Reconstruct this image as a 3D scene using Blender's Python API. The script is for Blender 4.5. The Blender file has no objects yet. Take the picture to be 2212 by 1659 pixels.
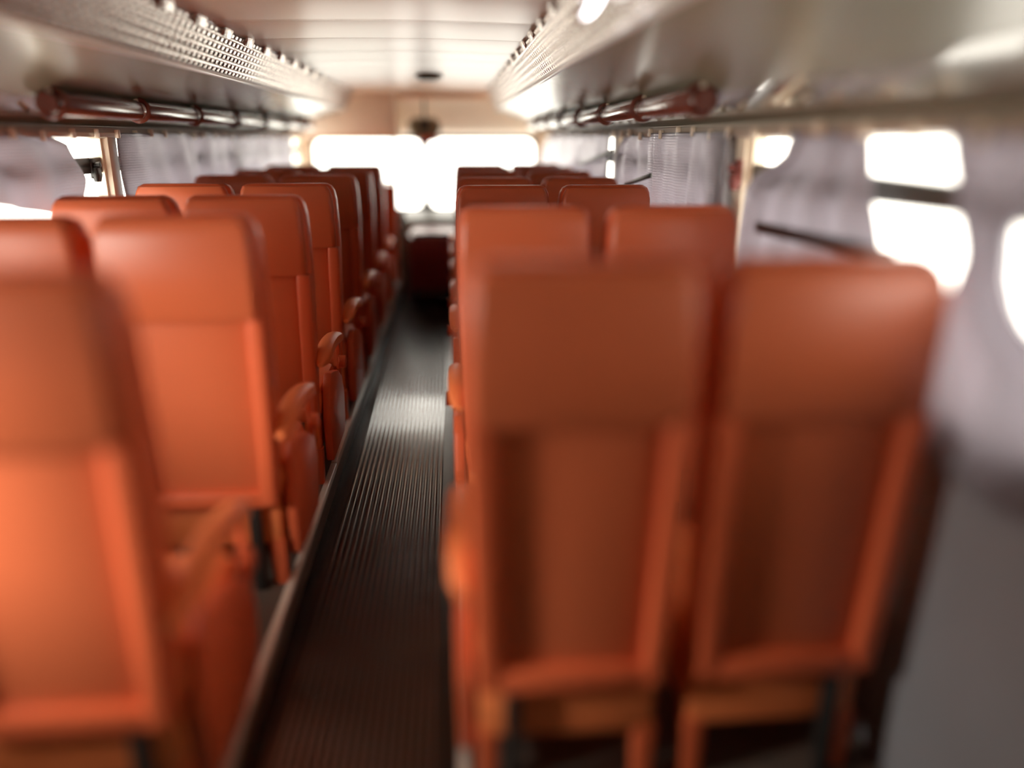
import bpy, bmesh, math, random
from mathutils import Vector, Matrix
random.seed(4)
S = bpy.context.scene
COL = S.collection

# ------------------------------------------------------------------ camera
FPX, W, H = 1700.0, 2212, 1659
PITCH = math.atan(533 / FPX)
YAW = math.atan(131 / FPX * math.cos(PITCH))
cam_d = bpy.data.cameras.new('camera')
cam_d.sensor_width = 36.0
cam_d.lens = FPX / W * 36.0
cam_d.clip_start = 0.02
cam_d.dof.use_dof = True
cam_d.dof.focus_distance = 3.7
cam_d.dof.aperture_fstop = (cam_d.lens / 1000) / 0.10
cam = bpy.data.objects.new('camera', cam_d)
cam.location = (0.30, 0.0, 1.62)
cam.rotation_euler = (math.pi / 2 - PITCH, 0, -YAW)
COL.objects.link(cam)
S.camera = cam

# ------------------------------------------------------------------ world, exposure
world = bpy.data.worlds.new('world')
S.world = world
world.use_nodes = True
bg = world.node_tree.nodes['Background']
bg.inputs['Color'].default_value = (1.0, 0.93, 0.84, 1)
bg.inputs['Strength'].default_value = 7.0
S.view_settings.view_transform = 'Standard'
S.view_settings.look = 'None'
S.view_settings.exposure = 0.05
S.view_settings.gamma = 1.0
S.view_settings.use_curve_mapping = False
S.cycles.max_bounces = 9
S.cycles.diffuse_bounces = 6
S.cycles.glossy_bounces = 5
S.cycles.transparent_max_bounces = 16
S.cycles.caustics_reflective = False
S.cycles.caustics_refractive = False
S.cycles.sample_clamp_indirect = 8.0

# light added outside the rear left window to brighten the nearest left seat
ld = bpy.data.lights.new('added_side_light', 'AREA')
ld.energy = 14
ld.spread = math.radians(75)
ld.size = 0.4
ld.color = (1.0, 0.93, 0.86)
lo_ = bpy.data.objects.new('added_side_light', ld)
lo_.location = (-1.80, 0.78, 1.42)
lo_.rotation_euler = (Vector((-0.95, 1.28, 1.08)) - Vector(lo_.location)).to_track_quat('-Z', 'Y').to_euler()
COL.objects.link(lo_)

# ------------------------------------------------------------------ materials
def mat(name, col, rough=0.5, metal=0.0, bump=0.0, bscale=60.0, var=0.0, vscale=6.0, coat=0.0, spec=0.5, stretch=None):
    m = bpy.data.materials.new(name)
    m.use_nodes = True
    nt = m.node_tree
    b = nt.nodes['Principled BSDF']
    b.inputs['Base Color'].default_value = (*col, 1)
    b.inputs['Roughness'].default_value = rough
    b.inputs['Metallic'].default_value = metal
    b.inputs['Coat Weight'].default_value = coat
    b.inputs['Specular IOR Level'].default_value = spec
    tc = nt.nodes.new('ShaderNodeTexCoord')
    src = tc.outputs['Object']
    if stretch:
        mp = nt.nodes.new('ShaderNodeMapping')
        mp.inputs['Scale'].default_value = stretch
        nt.links.new(src, mp.inputs['Vector'])
        src = mp.outputs['Vector']
    if var:
        n = nt.nodes.new('ShaderNodeTexNoise')
        n.inputs['Scale'].default_value = vscale
        n.inputs['Detail'].default_value = 4
        nt.links.new(src, n.inputs['Vector'])
        r = nt.nodes.new('ShaderNodeValToRGB')
        r.color_ramp.elements[0].color = (*[c * (1 - var) for c in col], 1)
        r.color_ramp.elements[1].color = (*[min(1, c * (1 + var)) for c in col], 1)
        nt.links.new(n.outputs['Fac'], r.inputs['Fac'])
        nt.links.new(r.outputs['Color'], b.inputs['Base Color'])
    if bump:
        n2 = nt.nodes.new('ShaderNodeTexNoise')
        n2.inputs['Scale'].default_value = bscale
        n2.inputs['Detail'].default_value = 3
        nt.links.new(src, n2.inputs['Vector'])
        bp = nt.nodes.new('ShaderNodeBump')
        bp.inputs['Strength'].default_value = bump
        bp.inputs['Distance'].default_value = 0.01
        nt.links.new(n2.outputs['Fac'], bp.inputs['Height'])
        nt.links.new(bp.outputs['Normal'], b.inputs['Normal'])
    return m

M = {}
M['seat'] = mat('orange_seat_plastic', (0.64, 0.120, 0.042), 0.42, bump=0.05, bscale=180, var=0.06, vscale=5)
M['seat_panel'] = mat('orange_back_panel', (0.58, 0.13, 0.05), 0.36, bump=0.04, bscale=220, var=0.06, vscale=4)
M['cushion'] = mat('orange_cushion', (0.78, 0.20, 0.06), 0.5, bump=0.06, bscale=150, var=0.06)
M['dark'] = mat('dark_metal', (0.02, 0.018, 0.016), 0.4)
M['ceiling'] = mat('cream_ceiling_gloss', (0.80, 0.56, 0.40), 0.31, bump=0.03, bscale=9, var=0.04, vscale=3)
M['cream'] = mat('cream_trim', (0.84, 0.71, 0.56), 0.3, bump=0.04, bscale=40, var=0.05)
M['rack'] = mat('grey_rack_gloss', (0.27, 0.255, 0.175), 0.24, bump=0.02, bscale=4, var=0.08, vscale=2)
M['cove'] = mat('grey_cove_gloss', (0.27, 0.25, 0.19), 0.12, coat=0.8, bump=0.02, bscale=4, var=0.08, vscale=2)
M['grille'] = mat('grille_metal', (0.58, 0.52, 0.47), 0.22, metal=1.0, bump=0.5, bscale=45)
M['grille_back'] = mat('grille_backing', (0.42, 0.36, 0.32), 0.3, metal=0.0, bump=0.2, bscale=35)
M['tan'] = mat('tan_moulding', (0.40, 0.32, 0.25), 0.35, bump=0.04, bscale=40, var=0.06)
M['white'] = mat('white_rail', (0.85, 0.82, 0.76), 0.25)
M['rod'] = mat('brown_rail', (0.16, 0.045, 0.03), 0.22, var=0.1)
M['wall'] = mat('grey_wall_panel', (0.25, 0.245, 0.26), 0.45, bump=0.05, bscale=80, var=0.1)
M['floor'] = mat('black_floor', (0.016, 0.015, 0.016), 0.25, bump=0.05, bscale=90, var=0.3, vscale=7)
M['rib'] = mat('rubber_rib', (0.022, 0.021, 0.020), 0.13, spec=1.0, coat=1.0, bump=0.04, bscale=120, var=0.2)
M['platform'] = mat('brown_platform', (0.10, 0.075, 0.06), 0.45, bump=0.05, bscale=60, var=0.2)
M['edge'] = mat('pale_edge_trim', (0.66, 0.58, 0.50), 0.25, metal=0.0, bump=0.1, bscale=50, var=0.2)
M['maroon'] = mat('maroon_cover', (0.13, 0.022, 0.030), 0.4, var=0.1)
M['dash'] = mat('dash_grey', (0.06, 0.057, 0.048), 0.4, var=0.1)
M['olive'] = mat('olive_plastic', (0.22, 0.20, 0.12), 0.4, var=0.1)
M['red'] = mat('red_plastic', (0.42, 0.06, 0.045), 0.35)
M['redbrown'] = mat('red_brown_hook', (0.20, 0.04, 0.03), 0.4)

def glass():
    m = bpy.data.materials.new('window_glass')
    m.use_nodes = True
    nt = m.node_tree
    nt.nodes.clear()
    o = nt.nodes.new('ShaderNodeOutputMaterial')
    t = nt.nodes.new('ShaderNodeBsdfTransparent')
    t.inputs['Color'].default_value = (0.97, 0.98, 0.97, 1)
    g = nt.nodes.new('ShaderNodeBsdfGlossy')
    g.inputs['Roughness'].default_value = 0.03
    lw = nt.nodes.new('ShaderNodeLayerWeight')
    lw.inputs['Blend'].default_value = 0.5
    pw = nt.nodes.new('ShaderNodeMath')
    pw.operation = 'POWER'
    pw.inputs[1].default_value = 5.0
    nt.links.new(lw.outputs['Facing'], pw.inputs[0])
    fr = nt.nodes.new('ShaderNodeMath')
    fr.operation = 'MULTIPLY_ADD'
    fr.inputs[1].default_value = 0.18
    fr.inputs[2].default_value = 0.02
    nt.links.new(pw.outputs[0], fr.inputs[0])
    mx = nt.nodes.new('ShaderNodeMixShader')
    nt.links.new(fr.outputs[0], mx.inputs['Fac'])
    nt.links.new(t.outputs[0], mx.inputs[1])
    nt.links.new(g.outputs[0], mx.inputs[2])
    nt.links.new(mx.outputs[0], o.inputs['Surface'])
    return m
M['glass'] = glass()

def curtain_mat():
    m = bpy.data.materials.new('silver_gauze')
    m.use_nodes = True
    nt = m.node_tree
    b = nt.nodes['Principled BSDF']
    out = nt.nodes['Material Output']
    b.inputs['Base Color'].default_value = (0.52, 0.50, 0.55, 1)
    b.inputs['Metallic'].default_value = 0.75
    b.inputs['Roughness'].default_value = 0.24
    tc = nt.nodes.new('ShaderNodeTexCoord')
    heights = []
    for direction in ('Y', 'Z'):
        wv = nt.nodes.new('ShaderNodeTexWave')
        wv.bands_direction = direction
        wv.inputs['Scale'].default_value = 26
        wv.inputs['Distortion'].default_value = 1.2
        wv.inputs['Detail'].default_value = 2
        nt.links.new(tc.outputs['Object'], wv.inputs['Vector'])
        heights.append(wv.outputs['Fac'])
    mu = nt.nodes.new('ShaderNodeMath')
    mu.operation = 'ADD'
    nt.links.new(heights[0], mu.inputs[0])
    nt.links.new(heights[1], mu.inputs[1])
    bp = nt.nodes.new('ShaderNodeBump')
    bp.inputs['Strength'].default_value = 0.8
    bp.inputs['Distance'].default_value = 0.006
    nt.links.new(mu.outputs[0], bp.inputs['Height'])
    nt.links.new(bp.outputs['Normal'], b.inputs['Normal'])
    tr = nt.nodes.new('ShaderNodeBsdfTranslucent')
    tr.inputs['Color'].default_value = (0.76, 0.72, 0.78, 1)
    mx = nt.nodes.new('ShaderNodeMixShader')
    mx.inputs['Fac'].default_value = 0.34
    nt.links.new(b.outputs[0], mx.inputs[1])
    nt.links.new(tr.outputs[0], mx.inputs[2])
    nt.links.new(mx.outputs[0], out.inputs['Surface'])
    return m
M['curtain'] = curtain_mat()

def lamp_mat():
    m = bpy.data.materials.new('lamp_lens')
    m.use_nodes = True
    b = m.node_tree.nodes['Principled BSDF']
    b.inputs['Emission Color'].default_value = (0.95, 0.95, 1.0, 1)
    b.inputs['Emission Strength'].default_value = 9.0
    return m
M['lamp'] = lamp_mat()

# ------------------------------------------------------------------ helpers
def mesh(name, bm, m, smooth=True):
    bmesh.ops.recalc_face_normals(bm, faces=bm.faces)
    me = bpy.data.meshes.new(name)
    bm.to_mesh(me)
    bm.free()
    me.materials.append(m)
    if smooth:
        me.polygons.foreach_set('use_smooth', [True] * len(me.polygons))
        try:
            me.set_sharp_from_angle(angle=math.radians(35))
        except Exception:
            pass
    return me

def link(name, me, parent=None, loc=None, rot=None):
    o = bpy.data.objects.new(name, me)
    COL.objects.link(o)
    if parent is not None:
        o.parent = parent
    if loc is not None:
        o.location = loc
    if rot is not None:
        o.rotation_euler = rot
    return o

def obj(name, bm, m, parent=None, smooth=True, loc=None, rot=None):
    return link(name, mesh(name, bm, m, smooth), parent, loc, rot)

def empty(name, loc=(0, 0, 0), parent=None):
    o = bpy.data.objects.new(name, None)
    o.empty_display_size = 0.1
    o.location = loc
    COL.objects.link(o)
    if parent is not None:
        o.parent = parent
    return o

def tag(o, label=None, cat=None, group=None, kind=None):
    if label: o['label'] = label
    if cat: o['category'] = cat
    if group: o['group'] = group
    if kind: o['kind'] = kind
    return o

def add_box(bm, x0, x1, y0, y1, z0, z1, bev=0.0, seg=2):
    r = bmesh.ops.create_cube(bm, size=1.0)
    vs = r['verts']
    for v in vs:
        v.co = Vector(((x0 + x1) / 2 + v.co.x * (x1 - x0), (y0 + y1) / 2 + v.co.y * (y1 - y0), (z0 + z1) / 2 + v.co.z * (z1 - z0)))
    if bev > 0:
        es = list({e for v in vs for e in v.link_edges})
        bmesh.ops.bevel(bm, geom=es, offset=bev, segments=seg, profile=0.5, affect='EDGES')
    return bm

def box(*a, **k):
    return add_box(bmesh.new(), *a, **k)

def loft(sections, cap=True):
    """sections: list of equally long closed loops of points"""
    bm = bmesh.new()
    rows = [[bm.verts.new(p) for p in s] for s in sections]
    n = len(rows[0])
    for a, b in zip(rows, rows[1:]):
        for i in range(n):
            j = (i + 1) % n
            bm.faces.new((a[i], a[j], b[j], b[i]))
    if cap:
        bm.faces.new(rows[0][::-1])
        bm.faces.new(rows[-1])
    return bm

def rrect(hw, y0, y1, z, r, n=4, x=0.0):
    """rounded rectangle loop in the plane z"""
    r = min(r, hw * 0.98, (y1 - y0) * 0.49)
    pts = []
    for cx, cy, a0 in ((hw - r, y1 - r, 0), (-hw + r, y1 - r, 90), (-hw + r, y0 + r, 180), (hw - r, y0 + r, 270)):
        for k in range(n + 1):
            a = math.radians(a0 + 90 * k / n)
            pts.append((x + cx + r * math.cos(a), cy + r * math.sin(a), z))
    return pts

def prism_yz(poly, x0, x1, bev=0.0, seg=2):
    """polygon in (y, z) given thickness along x"""
    bm = bmesh.new()
    a = [bm.verts.new((x0, y, z)) for y, z in poly]
    b = [bm.verts.new((x1, y, z)) for y, z in poly]
    n = len(poly)
    bm.faces.new(a[::-1]); bm.faces.new(b)
    for i in range(n):
        j = (i + 1) % n
        bm.faces.new((a[i], a[j], b[j], b[i]))
    if bev:
        bmesh.ops.recalc_face_normals(bm, faces=bm.faces)
        bmesh.ops.bevel(bm, geom=list(bm.edges), offset=bev, segments=seg, profile=0.5, affect='EDGES')
    return bm

def prism_xz(poly, y0, y1, bev=0.0, seg=2):
    bm = bmesh.new()
    a = [bm.verts.new((x, y0, z)) for x, z in poly]
    b = [bm.verts.new((x, y1, z)) for x, z in poly]
    n = len(poly)
    bm.faces.new(a[::-1]); bm.faces.new(b)
    for i in range(n):
        j = (i + 1) % n
        bm.faces.new((a[i], a[j], b[j], b[i]))
    if bev:
        bmesh.ops.recalc_face_normals(bm, faces=bm.faces)
        bmesh.ops.bevel(bm, geom=list(bm.edges), offset=bev, segments=seg, profile=0.5, affect='EDGES')
    return bm

def cyl(p0, p1, r, n=16, r2=None, bev=0.0):
    p0, p1 = Vector(p0), Vector(p1)
    d = p1 - p0
    bm = bmesh.new()
    bmesh.ops.create_cone(bm, cap_ends=True, segments=n, radius1=r, radius2=r if r2 is None else r2, depth=d.length)
    q = Vector((0, 0, 1)).rotation_difference(d.normalized())
    bm.transform(Matrix.Translation((p0 + p1) / 2) @ q.to_matrix().to_4x4())
    if bev:
        es = [e for e in bm.edges if len(e.link_faces) == 2 and any(len(f.verts) > 4 for f in e.link_faces)]
        bmesh.ops.bevel(bm, geom=es, offset=bev, segments=2, profile=0.5, affect='EDGES')
    return bm

def ring(c, R, r, n=20, m=8):
    """torus lying in the x-z plane"""
    bm = bmesh.new()
    vs = []
    for i in range(n):
        a = 2 * math.pi * i / n
        row = []
        for j in range(m):
            b = 2 * math.pi * j / m
            rr = R + r * math.cos(b)
            row.append(bm.verts.new((c[0] + rr * math.cos(a), c[1] + r * math.sin(b), c[2] + rr * math.sin(a))))
        vs.append(row)
    for i in range(n):
        for j in range(m):
            bm.faces.new((vs[i][j], vs[(i + 1) % n][j], vs[(i + 1) % n][(j + 1) % m], vs[i][(j + 1) % m]))
    return bm

def lerp_pts(pts, z):
    """piecewise linear: pts = [(z, value), ...] with z descending"""
    if z >= pts[0][0]: return pts[0][1]
    for (za, a), (zb, b) in zip(pts, pts[1:]):
        if z >= zb:
            t = (za - z) / (za - zb)
            t = t * t * (3 - 2 * t) * 0.5 + t * 0.5
            return a + (b - a) * t
    return pts[-1][1]

# ------------------------------------------------------------------ dimensions
YR, YF = -0.75, 9.3            # rear wall, front wall
XW = 1.335                     # inner face of the side walls
PLAT = 0.12                    # height of the seat platforms above the aisle
PX = 0.29                      # platform edge
ZC = 2.07                      # ceiling
WB, WT = 1.05, 1.635           # bottom and top of the side windows

# ------------------------------------------------------------------ floor
fl = tag(obj('floor', box(-PX, PX, YR, YF, -0.06, 0.0), M['floor'], smooth=False), 'black sunken aisle floor with a ribbed rubber runner', kind='structure')
rib_me = mesh('rib', box(-0.0075, 0.0075, YR + 0.05, 7.95, 0.0, 0.009, bev=0.003), M['rib'])
for i in range(18):
    link('rib', rib_me, fl, (-0.2125 + i * 0.025, 0, 0))
for s, side in ((-1, 'left'), (1, 'right')):
    pl = tag(obj('floor_platform_' + side, box(*sorted((s * PX, s * XW)), YR, YF, -0.06, PLAT, bev=0.002), M['platform'], smooth=False),
             'raised brown seat platform along the %s of the aisle' % side, kind='structure')
    # pale edge trim along the platform, in lengths
    y = YR + 0.01
    k = 0
    while y < 7.9:
        L = (1.45, 1.15, 1.7)[k % 3]
        y1 = min(y + L, 7.95)
        bm = bmesh.new()
        add_box(bm, *sorted((s * (PX - 0.006), s * (PX + 0.022))), y, y1 - 0.008, PLAT - 0.03, PLAT + 0.006 + 0.003 * (k % 2), bev=0.004)
        obj('edge_strip', bm, M['edge'], pl)
        y = y1
        k += 1

# ------------------------------------------------------------------ ceiling
ce = tag(obj('ceiling', box(-XW - 0.06, XW + 0.06, YR - 0.06, YF + 0.06, ZC + 0.045, ZC + 0.10), M['ceiling'], smooth=False),
         'glossy cream ceiling of cross panels', kind='structure')
def ceiling_panel(L):
    bm = bmesh.new()
    nx, ny = 10, 6
    g = {}
    for i in range(nx + 1):
        for j in range(ny + 1):
            u, v = i / nx * 2 - 1, j / ny * 2 - 1
            x = u * 0.685
            sag = 0.012 * u * u * -1 + 0.012      # gently arched across the bus
            bow = 0.003 * (1 - v * v)             # each panel bellies down a little
            if abs(v) == 1: bow = -0.002
            g[i, j] = bm.verts.new((x, v * L / 2, ZC + sag - bow))
    for i in range(nx):
        for j in range(ny):
            bm.faces.new((g[i, j], g[i + 1, j], g[i + 1, j + 1], g[i, j + 1]))
    r = bmesh.ops.extrude_face_region(bm, geom=list(bm.faces))
    for v in [e for e in r['geom'] if isinstance(e, bmesh.types.BMVert)]:
        v.co.z = ZC + 0.043
    return bm
cp = mesh('ceiling_panel', ceiling_panel(0.612), M['ceiling'])
for i in range(16):
    link('ceiling_panel', cp, ce, (0, YR + 0.32 + i * 0.62, 0))

# ------------------------------------------------------------------ side walls with windows
PILLARS = {1: [(-0.75, 0.74), (2.81, 3.05), (4.98, 5.14), (7.15, 7.22), (9.10, 9.30)],
           -1: [(-0.75, 0.74), (1.98, 2.08), (4.03, 4.13), (6.30, 6.37), (9.10, 9.30)]}
wn = 0
for s, side in ((-1, 'left'), (1, 'right')):
    xi, xo = s * XW, s * (XW + 0.07)
    lo = tag(obj('wall_' + side, box(*sorted((xi, xo)), YR, YF, -0.06, WB), M['wall'], smooth=False),
             'grey lower side wall on the %s under the windows' % side, kind='structure')
    obj('upper_panel', box(*sorted((xi, xo)), YR, YF, WT, ZC + 0.044), M['cream'], lo, smooth=False)
    for a, b in PILLARS[s]:
        obj('pillar', box(*sorted((xi - s * 0.012, xo)), a, b, WB - 0.01, WT + 0.01, bev=0.006), M['cream'], lo)
    # cream moulding over the windows, with curtain hooks
    tr = tag(obj('trim_%d' % (1 if s < 0 else 2), prism_xz([(s * 1.34, 1.615), (s * 1.31, 1.622), (s * 1.30, 1.64), (s * 1.306, 1.662), (s * 1.34, 1.668)], YR + 0.02, YF - 0.02), M['tan']),
             'tan moulding over the %s windows' % side, kind='structure')
    hk = mesh('curtain_hook', box(-0.010, 0.010, -0.012, 0.012, -0.02, 0.02, bev=0.005), M['cream'])
    for k in range(34):
        yy = 1.0 + k * 0.235 + random.uniform(-.03, .03)
        link('curtain_hook', hk, tr, (s * 1.292, yy, 1.632 + random.uniform(-.008, .014)), (0, 0, random.uniform(-.4, .4)))
    ps = PILLARS[s]
    for (a0, a1), (b0, b1) in zip(ps, ps[1:]):
        wn += 1
        w = tag(empty('window_%d' % wn, (s * (XW + 0.035), (a1 + b0) / 2, WB)), 'side window on the %s wall' % side, kind='structure')
        L = (b0 - a1) / 2
        bm = bmesh.new()
        t = 0.02
        add_box(bm, -0.02, 0.02, -L, L, 0.0, t)
        add_box(bm, -0.02, 0.02, -L, L, WT - WB - t, WT - WB)
        add_box(bm, -0.02, 0.02, -L, -L + t, t, WT - WB - t)
        add_box(bm, -0.02, 0.02, L - t, L, t, WT - WB - t)
        obj('window_frame', bm, M['cream'], w, smooth=False)
        obj('pane', box(-0.003, 0.003, -L + t, L - t, t, WT - WB - t), M['glass'], w, smooth=False)
        obj('transom', box(-0.018, 0.012, -L + t, L - t, 0.410, 0.480, bev=0.004), M['dash'], w)

# rear wall with a wide window
rw = tag(obj('wall_rear', box(-XW - 0.07, XW + 0.07, YR - 0.07, YR, -0.06, ZC + 0.044), M['wall'], smooth=False), 'closed grey rear wall behind the last seats', kind='structure')
obj('upper_panel', box(-XW, XW, YR, YR + 0.015, 1.3, ZC, bev=0.004), M['cream'], rw)

# ------------------------------------------------------------------ front: windscreen, headers, dash
fwl = tag(obj('wall_front', box(-XW - 0.07, XW + 0.07, YF, YF + 0.07, -0.06, 0.80), M['dash'], smooth=False), 'grey front wall below the windscreen', kind='structure')
# right header: a curved cream panel above the windscreen
prof = [(YF + 0.07, 1.63), (YF - 0.02, 1.64), (YF - 0.10, 1.70), (YF - 0.22, 1.88), (YF - 0.30, 1.96), (YF - 0.36, 2.02), (YF - 0.36, ZC + 0.044), (YF + 0.07, ZC + 0.044)]
bm = prism_yz(prof, -0.27, XW + 0.07)
obj('header', bm, M['cream'], fwl)
obj('header_lip', box(-0.26, 0.68, YF - 0.46, YF - 0.36, 2.0, 2.06, bev=0.012), M['ceiling'], fwl)
# left header: a cream box that comes further into the saloon
lh = tag(obj('trim_3', prism_yz([(9.02, 1.615), (9.04, 1.60), (9.37, 1.60), (9.37, ZC + 0.044), (8.82, ZC + 0.044), (9.0, 1.64)], -XW - 0.07, -0.27, bev=0.006), M['cream']),
         'cream box panel over the front entrance on the left', kind='structure')
obj('panel_lip', box(-1.25, -0.262, 8.985, 9.015, 1.60, 1.635, bev=0.008), M['ceiling'], lh)
for s in (-1, 1):
    obj('pillar', box(*sorted((s * 1.26, s * (XW + 0.07))), YF - 0.02, YF + 0.07, 0.78, 1.65), M['cream'], fwl, smooth=False)

def screen_frame(hw, h, r, band):
    """windscreen half: rectangular frame around a rounded opening"""
    bm = bmesh.new()
    n = 6
    inner, outer = [], []
    for cx, cz, a0 in ((hw - r, h - r, 0), (-hw + r, h - r, 90), (-hw + r, r, 180), (hw - r, r, 270)):
        for k in range(n + 1):
            a = math.radians(a0 + 90 * k / n)
            inner.append((cx + r * math.cos(a), cz + r * math.sin(a)))
            ox, oz = cx + 3 * math.cos(a), cz + 3 * math.sin(a)
            outer.append((max(-hw - band, min(hw + band, ox)), max(-band, min(h + band, oz))))
    vi = [[bm.verts.new((x, y, z)) for x, z in inner] for y in (-0.03, 0.03)]
    vo = [[bm.verts.new((x, y, z)) for x, z in outer] for y in (-0.03, 0.03)]
    N = len(inner)
    for i in range(N):
        j = (i + 1) % N
        bm.faces.new((vi[0][i], vi[0][j], vo[0][j], vo[0][i]))
        bm.faces.new((vi[1][j], vi[1][i], vo[1][i], vo[1][j]))
        bm.faces.new((vi[0][j], vi[0][i], vi[1][i], vi[1][j]))
        bm.faces.new((vo[0][i], vo[0][j], vo[1][j], vo[1][i]))
    bmesh.ops.remove_doubles(bm, verts=bm.verts, dist=1e-5)
    return bm
for s in (-1, 1):
    wn += 1
    w = tag(empty('window_%d' % wn, (s * 0.64, YF + 0.035, 0.84)), '%s half of the two-piece windscreen' % ('left' if s < 0 else 'right'), kind='structure')
    obj('window_frame', screen_frame(0.60, 0.76, 0.10, 0.04), M['dash'], w)
    obj('pane', box(-0.63, 0.63, -0.004, 0.004, -0.03, 0.78), M['glass'], w, smooth=False)

# dashboard shelf
db = empty('dashboard', (0.35, 8.9, 0))
bm = prism_yz([(-0.15, 0.0), (-0.15, 0.66), (-0.05, 0.76), (0.25, 0.83), (0.39, 0.83), (0.39, 0.0)], -0.60, 0.90, bev=0.012)
obj('body', bm, M['dash'], db)
obj('binnacle', prism_yz([(-0.08, 0.72), (0.0, 0.86), (0.10, 0.88), (0.22, 0.82)], 0.10, 0.60, bev=0.01), M['dark'], db)
tag(db, 'grey dashboard shelf under the windscreen at the end of the aisle', 'dashboard')
# maroon engine cover closing the aisle
ec = empty('engine_cover', (0.22, 8.0, 0))
bm = prism_yz([(0.0, 0.0), (0.0, 0.60), (0.03, 0.66), (0.20, 0.68), (0.72, 0.68), (0.72, 0.0)], -0.37, 0.60, bev=0.012)
obj('body', bm, M['maroon'], ec)
obj('lid', box(-0.34, 0.57, 0.04, 0.68, 0.675, 0.70, bev=0.01), M['maroon'], ec)
obj('kick_plate', box(-0.35, 0.58, -0.014, 0.002, 0.01, 0.14, bev=0.004), M['dark'], ec)
tag(ec, 'dark maroon engine cover standing at the far end of the aisle', 'engine cover')
# grab post beside it
gp = empty('grab_post', (-0.20, 7.99, 0))
obj('post', cyl((0, 0, 0.0), (0, 0, 0.86), 0.022, bev=0.004), M['dash'], gp)
obj('foot', cyl((0, 0, 0.0), (0, 0, 0.025), 0.045, bev=0.005), M['dash'], gp)
obj('knob', cyl((0, 0, 0.84), (0, 0, 0.90), 0.03, bev=0.012), M['dash'], gp)
tag(gp, 'short grey grab post beside the maroon engine cover', 'post')
# modesty panel with glass screen, front left
mp = empty('modesty_panel', (-0.78, 8.30, PLAT))
obj('panel', box(-0.50, 0.50, -0.02, 0.02, 0.06, 1.04, bev=0.012), M['seat'], mp)
obj('glass_screen', box(-0.49, 0.49, -0.004, 0.004, 1.04, 1.50), M['glass'], mp, smooth=False)
for s in (-1, 1):
    obj('post', box(s * 0.505 - 0.012, s * 0.505 + 0.012, -0.014, 0.014, 0.0, 1.94 if s > 0 else 1.5, bev=0.004), M['white'], mp)
obj('top_rail', box(-0.49, 0.49, -0.012, 0.012, 1.045, 1.07, bev=0.004), M['white'], mp)
tag(mp, 'orange modesty panel with a clear screen in front of the left seat rows', 'panel')

# mirror unit hanging from the header
mu = empty('hanging_mirror', (0.02, 8.78, 1.72))
bm = loft([rrect(0.13, -0.02, 0.05, -0.085, 0.03), rrect(0.165, -0.035, 0.06, -0.05, 0.035), rrect(0.17, -0.04, 0.06, 0.04, 0.035), rrect(0.12, -0.03, 0.05, 0.095, 0.03)])
obj('housing', bm, M['olive'], mu)
bm = cyl((0, 0.02, 0.09), (0, 0.08, 0.30), 0.014)
obj('stem', bm, M['dark'], mu)
obj('face', box(-0.06, 0.06, -0.047, -0.036, -0.03, 0.07, bev=0.012), M['dark'], mu)
tag(mu, 'dark olive mirror unit with a red base hanging from the front header', 'mirror')
bm = loft([rrect(0.08, -0.03, 0.03, -0.028, 0.02), rrect(0.10, -0.04, 0.04, -0.01, 0.02), rrect(0.10, -0.04, 0.04, 0.02, 0.02), rrect(0.08, -0.03, 0.03, 0.032, 0.02)])
rl = obj('lamp_box', bm, M['red'], mu, loc=(0.04, 0.01, -0.118))
rl['label'] = 'red lamp box under the housing'

# round ceiling vent
cv = empty('ceiling_vent', (0.14, 6.45, ZC - 0.002))
obj('rim', cyl((0, 0, -0.018), (0, 0, 0.012), 0.105, n=32, bev=0.006), M['olive'], cv)
obj('grille', cyl((0, 0, -0.034), (0, 0, -0.016), 0.075, n=32, bev=0.008), M['dark'], cv)
tag(cv, 'round dark vent on the cream ceiling near the front', 'vent')

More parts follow.
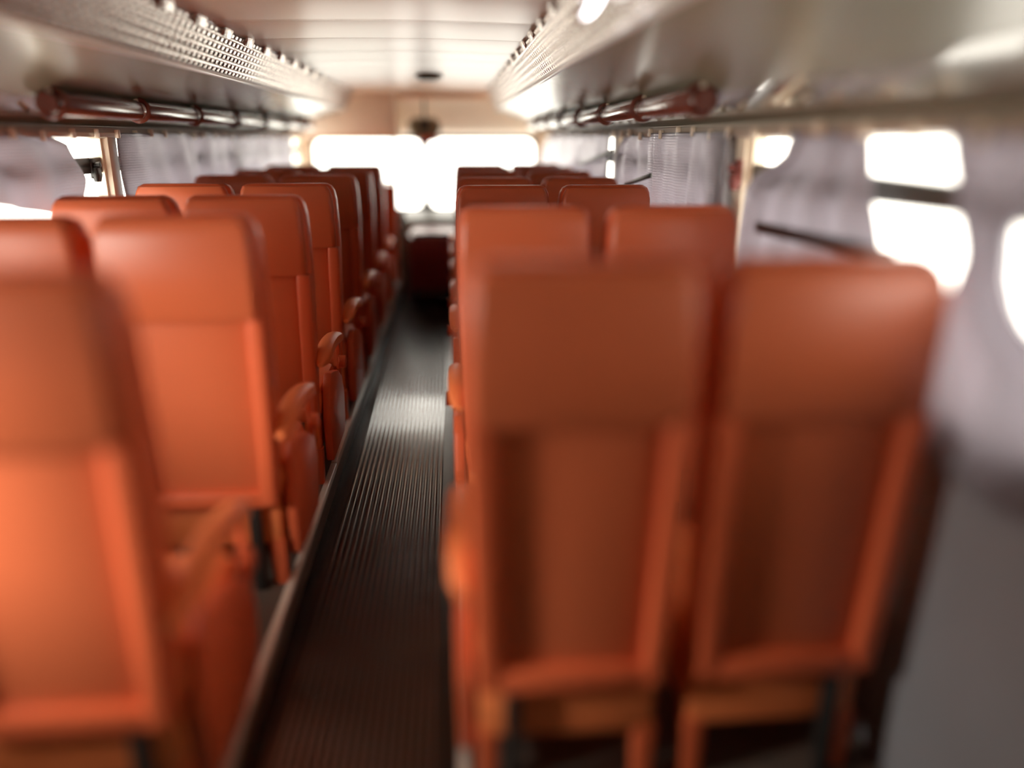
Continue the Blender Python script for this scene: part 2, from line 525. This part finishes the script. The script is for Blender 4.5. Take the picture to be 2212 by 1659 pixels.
# ------------------------------------------------------------------ luggage racks
RY0, RY1 = YR + 0.02, 8.55
for s, side in ((-1, 'left'), (1, 'right')):
    rk = empty('luggage_rack', (0, 0, 0))
    tag(rk, 'long grey luggage rack with metal grille on the %s of the ceiling' % side, 'rack', 'overhead luggage racks')
    # glossy underside, an extruded curve
    under = [(0.765, 1.888), (0.86, 1.862), (0.96, 1.835), (1.05, 1.805), (1.13, 1.772), (1.16, 1.757)]
    top = [(1.17, 1.785), (1.10, 1.82), (0.96, 1.86), (0.80, 1.91), (0.765, 1.91)]
    obj('underside', prism_xz([(s * x, z) for x, z in under + top], RY0, RY1), M['rack'], rk)
    obj('cove_panel', prism_xz([(s * x, z) for x, z in ((1.16, 1.755), (1.22, 1.727), (1.28, 1.698), (1.334, 1.669), (1.334, 1.71), (1.17, 1.784))], RY0, RY1), M['cove'], rk)
    # backing sheet of the grille, sloping from the rail up to the ceiling
    bm = prism_xz([(s * 0.772, 1.90), (s * 0.672, 2.075), (s * 0.69, 2.085), (s * 0.795, 1.90)], RY0, RY1)
    obj('grille_back', bm, M['grille_back'], rk)
    # rail along the lower lip
    obj('rail', box(*sorted((s * 0.752, s * 0.776)), RY0, RY1, 1.884, 1.905, bev=0.006), M['white'], rk)
    # upright bars and stringers of the grille
    d = Vector((s * -0.10, 0, 0.175)).normalized()
    nrm = Vector((-s * d.z, 0, s * d.x)) if False else Vector((-s * 0.175, 0, -0.10)).normalized()
    bm = bmesh.new()
    add_box(bm, -0.006, 0.006, -0.019, 0.019, -0.092, 0.092, bev=0.004, seg=1)
    bar_me = mesh('grille_bar', bm, M['grille'])
    ang = math.atan2(d.x, d.z)
    c = Vector((s * 0.722, 0, 1.988)) + nrm * 0.004
    nb = 140
    for i in range(nb):
        link('grille_bar', bar_me, rk, (c.x, RY0 + 0.05 + i * (RY1 - RY0 - 0.1) / (nb - 1), c.z), (0, ang, 0))
    for t in (-0.066, -0.033, 0.0, 0.033, 0.066):
        p = c + d * t + nrm * 0.006
        obj('stringer', cyl((p.x, RY0, p.z), (p.x, RY1, p.z), 0.0085, n=8), M['grille'], rk)
    tab = mesh('tab', box(-0.012, 0.012, -0.07, 0.07, -0.025, 0.025, bev=0.006), M['grille'])
    for i in range(23):
        link('tab', tab, rk, (s * 0.668, RY0 + 0.25 + i * 0.39, 2.062), (0, ang, 0))
    # end cap at the front
    obj('end_cap', prism_xz([(s * x, z) for x, z in ((0.765, 1.885), (0.67, 2.075), (1.29, 2.075), (1.29, 1.69), (1.13, 1.775))], RY1, RY1 + 0.02), M['cream'], rk, smooth=False)
    # brown rail slung under the rack
    gr = empty('grab_rail', (s * 1.10, 0, 1.735), rk)
    gr['label'] = 'brown tubular rail slung under the rack'
    y = 2.62 if s > 0 else 3.05
    k = 0
    br = mesh('bracket', ring((0, 0, 0), 0.047, 0.010), M['rod'])
    arm = mesh('clip', box(-0.010, 0.010, -0.012, 0.012, 0.035, 0.05, bev=0.004), M['cream'])
    while y < 8.2:
        L = 0.80
        bm = cyl((0, y + 0.035, 0), (0, min(y + L, 8.4) - 0.035, 0), 0.043, n=20, bev=0.010)
        obj('tube', bm, M['rod'], gr)
        link('bracket', br, gr, (0, y, 0))
        link('clip', arm, gr, (0, y, 0))
        obj('core', cyl((0, y - 0.036, 0), (0, y + 0.036, 0), 0.034, n=16), M['cream'] if k else M['rod'], gr)
        y += L
        k += 1

# reading lamp on the right rack, switched on
rl = empty('reading_lamp', (0.660, 2.20, 1.965))
rl.rotation_euler = (0, math.radians(-60), 0)
bm = bmesh.new()
bmesh.ops.create_uvsphere(bm, u_segments=24, v_segments=12, radius=1.0)
bm.transform(Matrix.Diagonal((0.05, 0.035, 0.02, 1)) @ Matrix.Identity(4))
obj('lens', bm, M['lamp'], rl, loc=(0, 0, -0.012))
obj('bezel', loft([rrect(0.062, -0.046, 0.046, -0.010, 0.04), rrect(0.066, -0.05, 0.05, 0.006, 0.04)]), M['grille'], rl)
tag(rl, 'lit white oval lamp on the grille of the right luggage rack', 'lamp')

# ------------------------------------------------------------------ seats
def seat_parts(s, kind):
    """parts of one seat; s = sign of its outer side in x. Origin: on the platform under the top rear edge."""
    out = []
    yr = lambda z: 0.040 + (1.25 - z) * 0.065        # rear surface of the back, slightly reclined
    # profile of the back: (z, extra y, thickness, half width)
    P = [(0.32, 0.01, 0.085, 0.190), (0.36, 0, 0.10, 0.198), (0.55, 0, 0.115, 0.206), (0.80, 0, 0.12, 0.214),
         (0.97, 0, 0.12, 0.219), (1.10, 0, 0.115, 0.219), (1.20, 0, 0.11, 0.217), (1.245, 0, 0.10, 0.211), (1.268, 0.002, 0.088, 0.200), (1.28, 0.014, 0.06, 0.180)]
    out.append(('backrest', mesh('backrest', loft([rrect(hw, yr(z) + e, yr(z) + e + th, z, 0.03) for z, e, th, hw in P]), M['seat']), None))
    # head panel, proud of the back
    HP = [(0.962, -0.032, 0.203), (0.974, -0.040, 0.208), (1.12, -0.040, 0.208), (1.22, -0.036, 0.205), (1.25, -0.030, 0.197), (1.268, -0.020, 0.186)]
    out.append(('head_panel', mesh('head_panel', loft([rrect(hw, yr(z) + e, yr(z) + 0.03, z, 0.018) for z, e, hw in HP]), M['seat_panel']), None))
    # recessed lower rear panel
    LP = [(0.375, 0.150), (0.60, 0.156), (0.80, 0.160), (0.965, 0.164)]
    out.append(('back_panel', mesh('back_panel', loft([rrect(hw, yr(z) - 0.005, yr(z) + 0.03, z, 0.004, n=2) for z, hw in LP]), M['seat_panel']), None))
    # side rims
    for r in (-1, 1):
        R = [(0.33, 0.176), (0.55, 0.184), (0.80, 0.190), (0.94, 0.1935), (0.966, 0.194)]
        secs = [rrect(0.0255 if z < .95 else 0.023, yr(z) - 0.038, yr(z) + 0.045, z, 0.014, n=3, x=r * xc) for z, xc in R]
        out.append(('side_rim', mesh('side_rim', loft(secs), M['seat']), None))
    # bottom rail
    out.append(('bottom_rail', mesh('bottom_rail', box(-0.168, 0.168, 0.062, 0.14, 0.315, 0.378, bev=0.014), M['seat']), None))
    # cushion and pan
    C = [(0.305, 0.15, 0.585, 0.195), (0.33, 0.13, 0.605, 0.208), (0.40, 0.13, 0.615, 0.210), (0.435, 0.14, 0.605, 0.200), (0.45, 0.17, 0.57, 0.17)]
    out.append(('cushion', mesh('cushion', loft([rrect(hw, a, b, z, 0.045) for z, a, b, hw in C]), M['cushion']), None))
    out.append(('seat_pan', mesh('seat_pan', box(-0.198, 0.198, 0.115, 0.57, 0.155, 0.31, bev=0.018), M['cushion']), None))
    for lx in (-0.178, 0.178):
        for ly in (0.14, 0.52):
            out.append(('leg', mesh('leg', loft([rrect(0.022, ly - 0.022, ly + 0.022, 0.0, 0.008, n=2, x=lx), rrect(0.026, ly - 0.026, ly + 0.026, 0.17, 0.008, n=2, x=lx)]), M['seat']), None))
    out.append(('strut', mesh('strut', box(s * 0.125 - 0.016, s * 0.125 + 0.016, 0.075, 0.113, 0.0, 0.316, bev=0.006), M['dark']), None))
    if kind == 'aisle':
        xo = s * 0.228
        # armrest: a curved paddle pad
        secs = []
        for t in range(11):
            u = t / 10
            y = 0.06 + 0.58 * u
            zc = 0.575 + 0.030 * math.sin(math.pi * min(1, u * 1.15)) - 0.05 * max(0, u - 0.75) ** 2 * 16 * 0.25
            hw = 0.034 * math.sqrt(max(0.12, 1 - (2 * u - 1) ** 6))
            hh = 0.032 * math.sqrt(max(0.10, 1 - (2 * u - 1) ** 6))
            secs.append([(xo + hw * math.cos(a) * (1 if abs(math.cos(a)) < 2 else 1), y, zc + hh * (abs(math.sin(a)) ** 0.7) * (1 if math.sin(a) > 0 else -1)) for a in [2 * math.pi * k / 14 for k in range(14)]])
        out.append(('armrest', mesh('armrest', loft(secs), M['cushion']), None))
        # side panel below it
        poly = [(0.15, 0.10), (0.13, 0.30), (0.17, 0.44), (0.24, 0.49), (0.34, 0.47), (0.46, 0.44), (0.56, 0.38), (0.60, 0.28), (0.58, 0.16), (0.52, 0.10)]
        out.append(('side_panel', mesh('side_panel', prism_yz(poly, xo - 0.016, xo + 0.016, bev=0.008), M['seat']), None))
        out.append(('armrest_post', mesh('armrest_post', box(xo - 0.010, xo + 0.010, 0.575, 0.605, 0.28, 0.56, bev=0.005), M['seat']), None))
        bm = cyl((xo + s * 0.012, 0.50, 0.47), (xo + s * 0.045, 0.50, 0.47), 0.03, n=18, bev=0.01)
        out.append(('recline_knob', mesh('recline_knob', bm, M['seat']), None))
    return out

PARTS = {(k, s): seat_parts(s, k) for k in ('aisle', 'window') for s in (-1, 1)}
def seat(kind, s, x, y, label, group, rz=0.0, z=PLAT, wide=1.0):
    root = empty('coach_seat', (x, y, z))
    root.rotation_euler = (0, 0, rz)
    root.scale = (wide, 1, 1)
    tag(root, label, 'seat', group)
    for name, me, _ in PARTS[kind, s]:
        link(name, me, root)
    return root

ORD = ['first', 'second', 'third', 'fourth', 'fifth', 'sixth', 'seventh', 'eighth']
RIGHT = [1.39, 2.60, 3.80, 4.58, 5.45, 6.3, 7.1]
LEFT = [1.33, 2.37, 3.20, 4.05, 5.00, 5.92, 6.90]
for i, y in enumerate(RIGHT):
    j = random.uniform(-.006, .006)
    seat('aisle', -1, 0.540, y, 'orange aisle seat right of the aisle, %s row from the camera' % ORD[i], 'orange coach seats', j, wide=1.04)
    seat('window', 1, 1.035, y + random.uniform(-.02, .02), 'orange window seat beside right wall, %s row from the camera' % ORD[i], 'orange coach seats', -j, wide=1.03)
for i, y in enumerate(LEFT):
    j = random.uniform(-.006, .006)
    seat('aisle', 1, -0.525, y, 'orange aisle seat left of the aisle, %s row from the camera' % ORD[i], 'orange coach seats', j, wide=1.09)
    if i > 0:
        seat('window', -1, -1.032, y + random.uniform(-.02, .02), 'orange window seat beside left wall, %s row from the camera' % ORD[i], 'orange coach seats', -j, wide=1.09)

# ------------------------------------------------------------------ curtains
def curtain(s, far, near, zt, zb_far, zb_near, label, pleats=6, amp=0.014, xoff=0.0, strap=None, nu=60, nv=28, sway=0.0):
    """far / near: edge Y as a function of z (descending lists); fabric hangs at the wall"""
    k = 1.034 if s > 0 else 1.024        # distance to the wall plane
    far = [(z, y * k) for z, y in far]
    near = [(z, y * k) for z, y in near]
    y0 = (far[0][1] + near[0][1]) / 2
    root = empty('curtain', (s * (1.310 - xoff), y0, zt))
    tag(root, label, 'curtain', 'silver grey window curtains')
    bm = bmesh.new()
    g = {}
    ph = random.uniform(0, 6)
    for i in range(nu + 1):
        u = i / nu
        zb = zb_far + (zb_near - zb_far) * u
        for j in range(nv + 1):
            v = j / nv
            z = zt + (zb - zt) * v
            a, b = lerp_pts(far, z), lerp_pts(near, z)
            y = a + (b - a) * u
            w = amp * (0.5 + 0.7 * v) * math.sin(u * pleats * 2 * math.pi + ph + 1.1 * math.sin(v * 3 + ph)) + amp * 0.5 * math.sin(u * pleats * 3.7 + v * 5 + ph)
            w = max(-0.020, min(0.020, w))
            g[i, j] = bm.verts.new((-s * w - s * sway * math.sin(v * math.pi), y - y0, z - zt))
    for i in range(nu):
        for j in range(nv):
            bm.faces.new((g[i, j], g[i + 1, j], g[i + 1, j + 1], g[i, j + 1]))
    o = obj('fabric', bm, M['curtain'], root)
    md = o.modifiers.new('thickness', 'SOLIDIFY')
    md.thickness = 0.003
    md.offset = 0
    if strap:
        (ya, za), (yb, zb_), th = strap
        ya, yb = ya * 1.022, yb * 1.022
        p0 = Vector((0, ya - y0, za - zt)); p1 = Vector((0, yb - y0, zb_ - zt))
        d = p1 - p0
        bm = box(-0.006, 0.006, -d.length / 2, d.length / 2, -th / 2, th / 2, bev=0.003)
        t = obj('tie_strap', bm, M['dark'], root, loc=(-s * 0.030, (p0.y + p1.y) / 2, (p0.z + p1.z) / 2), rot=(math.atan2(d.z, d.y), 0, 0))
        t['label'] = 'dark tie strap across the curtain'
    return root

ZT = 1.64
curtain(1, [(ZT, 2.32), (1.575, 2.35), (1.535, 2.43), (1.51, 2.57), (1.45, 2.65), (0.9, 2.66)], [(ZT, 1.86), (1.51, 1.835), (1.35, 1.77), (0.9, 1.75)], ZT, 1.0, 1.0,
        'silver curtain with a long dark strap, on the near side of the hooked right pillar', pleats=4, amp=0.02, strap=((2.47, 1.343), (1.66, 1.364), 0.035))
curtain(1, [(ZT, 1.535), (1.50, 1.48), (1.40, 1.435), (1.2, 1.5), (0.9, 1.6)], [(ZT, 1.0), (1.50, 1.25), (1.46, 1.315), (1.38, 1.30), (1.31, 1.25), (1.20, 0.90), (0.9, 0.78)], ZT, 0.95, 0.95,
        'silver curtain bunched at the right edge of the picture', pleats=3)
curtain(1, [(ZT, 3.81), (1.45, 3.80), (0.9, 3.8)], [(ZT, 2.775), (1.45, 2.775), (0.9, 2.775)], ZT, 1.0, 1.0,
        'broad silver curtain just beyond the hooked right pillar', pleats=5, xoff=0.02, amp=0.010)
curtain(1, [(ZT, 4.55), (1.58, 4.74), (1.50, 4.81), (0.9, 4.81)], [(ZT, 3.87), (1.50, 3.86), (1.35, 3.86), (0.9, 3.86)], ZT, 1.0, 1.0,
        'crumpled silver curtain with a slanting dark strap before the thin right pillar', pleats=3, amp=0.02, strap=((4.46, 1.362), (3.875, 1.440), 0.022))
curtain(1, [(ZT, 8.0), (1.5, 8.5), (1.3, 9.0), (0.9, 9.0)], [(ZT, 4.91), (1.4, 4.91), (0.9, 4.91)], ZT, 1.0, 1.0,
        'pale silver curtain with a slanting dark strap behind the thin right pillar', pleats=8, xoff=0.022, amp=0.011, strap=((6.0, 1.425), (4.74, 1.54), 0.026))
curtain(-1, [(ZT, 3.30), (1.59, 3.50), (1.45, 3.60), (1.30, 3.48)], [(ZT, 2.10), (1.4, 2.10), (1.2, 2.10)], ZT, 1.30, 1.50,
        'short silver curtain gathered up at the left edge of the picture', pleats=4)
curtain(-1, [(ZT, 5.05), (1.5, 5.05), (0.9, 5.05)], [(ZT, 3.99), (1.4, 3.98), (0.9, 3.98)], ZT, 1.0, 1.0,
        'silver curtain just beyond the cream left pillar', pleats=3, xoff=0.022)
curtain(-1, [(ZT, 8.2), (1.4, 8.2), (0.9, 8.2)], [(ZT, 5.08), (1.45, 5.02), (0.9, 5.02)], ZT, 1.0, 1.0,
        'long pale silver curtain beside the far left seat rows', pleats=9, amp=0.018)

# hooks on the pillars
def hook(x, y, z, s, label, m):
    h = empty('curtain_hook', (x, y, z))
    obj('plate', box(-0.006, 0.006, -0.028, 0.028, -0.045, 0.045, bev=0.004), m, h)
    obj('peg', cyl((0, 0, 0.012), (-s * 0.035, 0, 0.018), 0.012, bev=0.003), m, h)
    obj('drop', loft([rrect(0.010, -0.02, 0.02, -0.06, 0.008, x=-s * 0.012), rrect(0.016, -0.03, 0.03, -0.03, 0.012, x=-s * 0.012), rrect(0.012, -0.022, 0.022, 0.0, 0.01, x=-s * 0.012)]), m, h)
    tag(h, label, 'hook')
hook(1.316, 2.835, 1.50, 1, 'small red-brown hook on the cream pillar of the right wall', M['redbrown'])
hook(-1.357, 3.91, 1.483, -1, 'small dark latch in the bright gap of the left window', M['dark'])
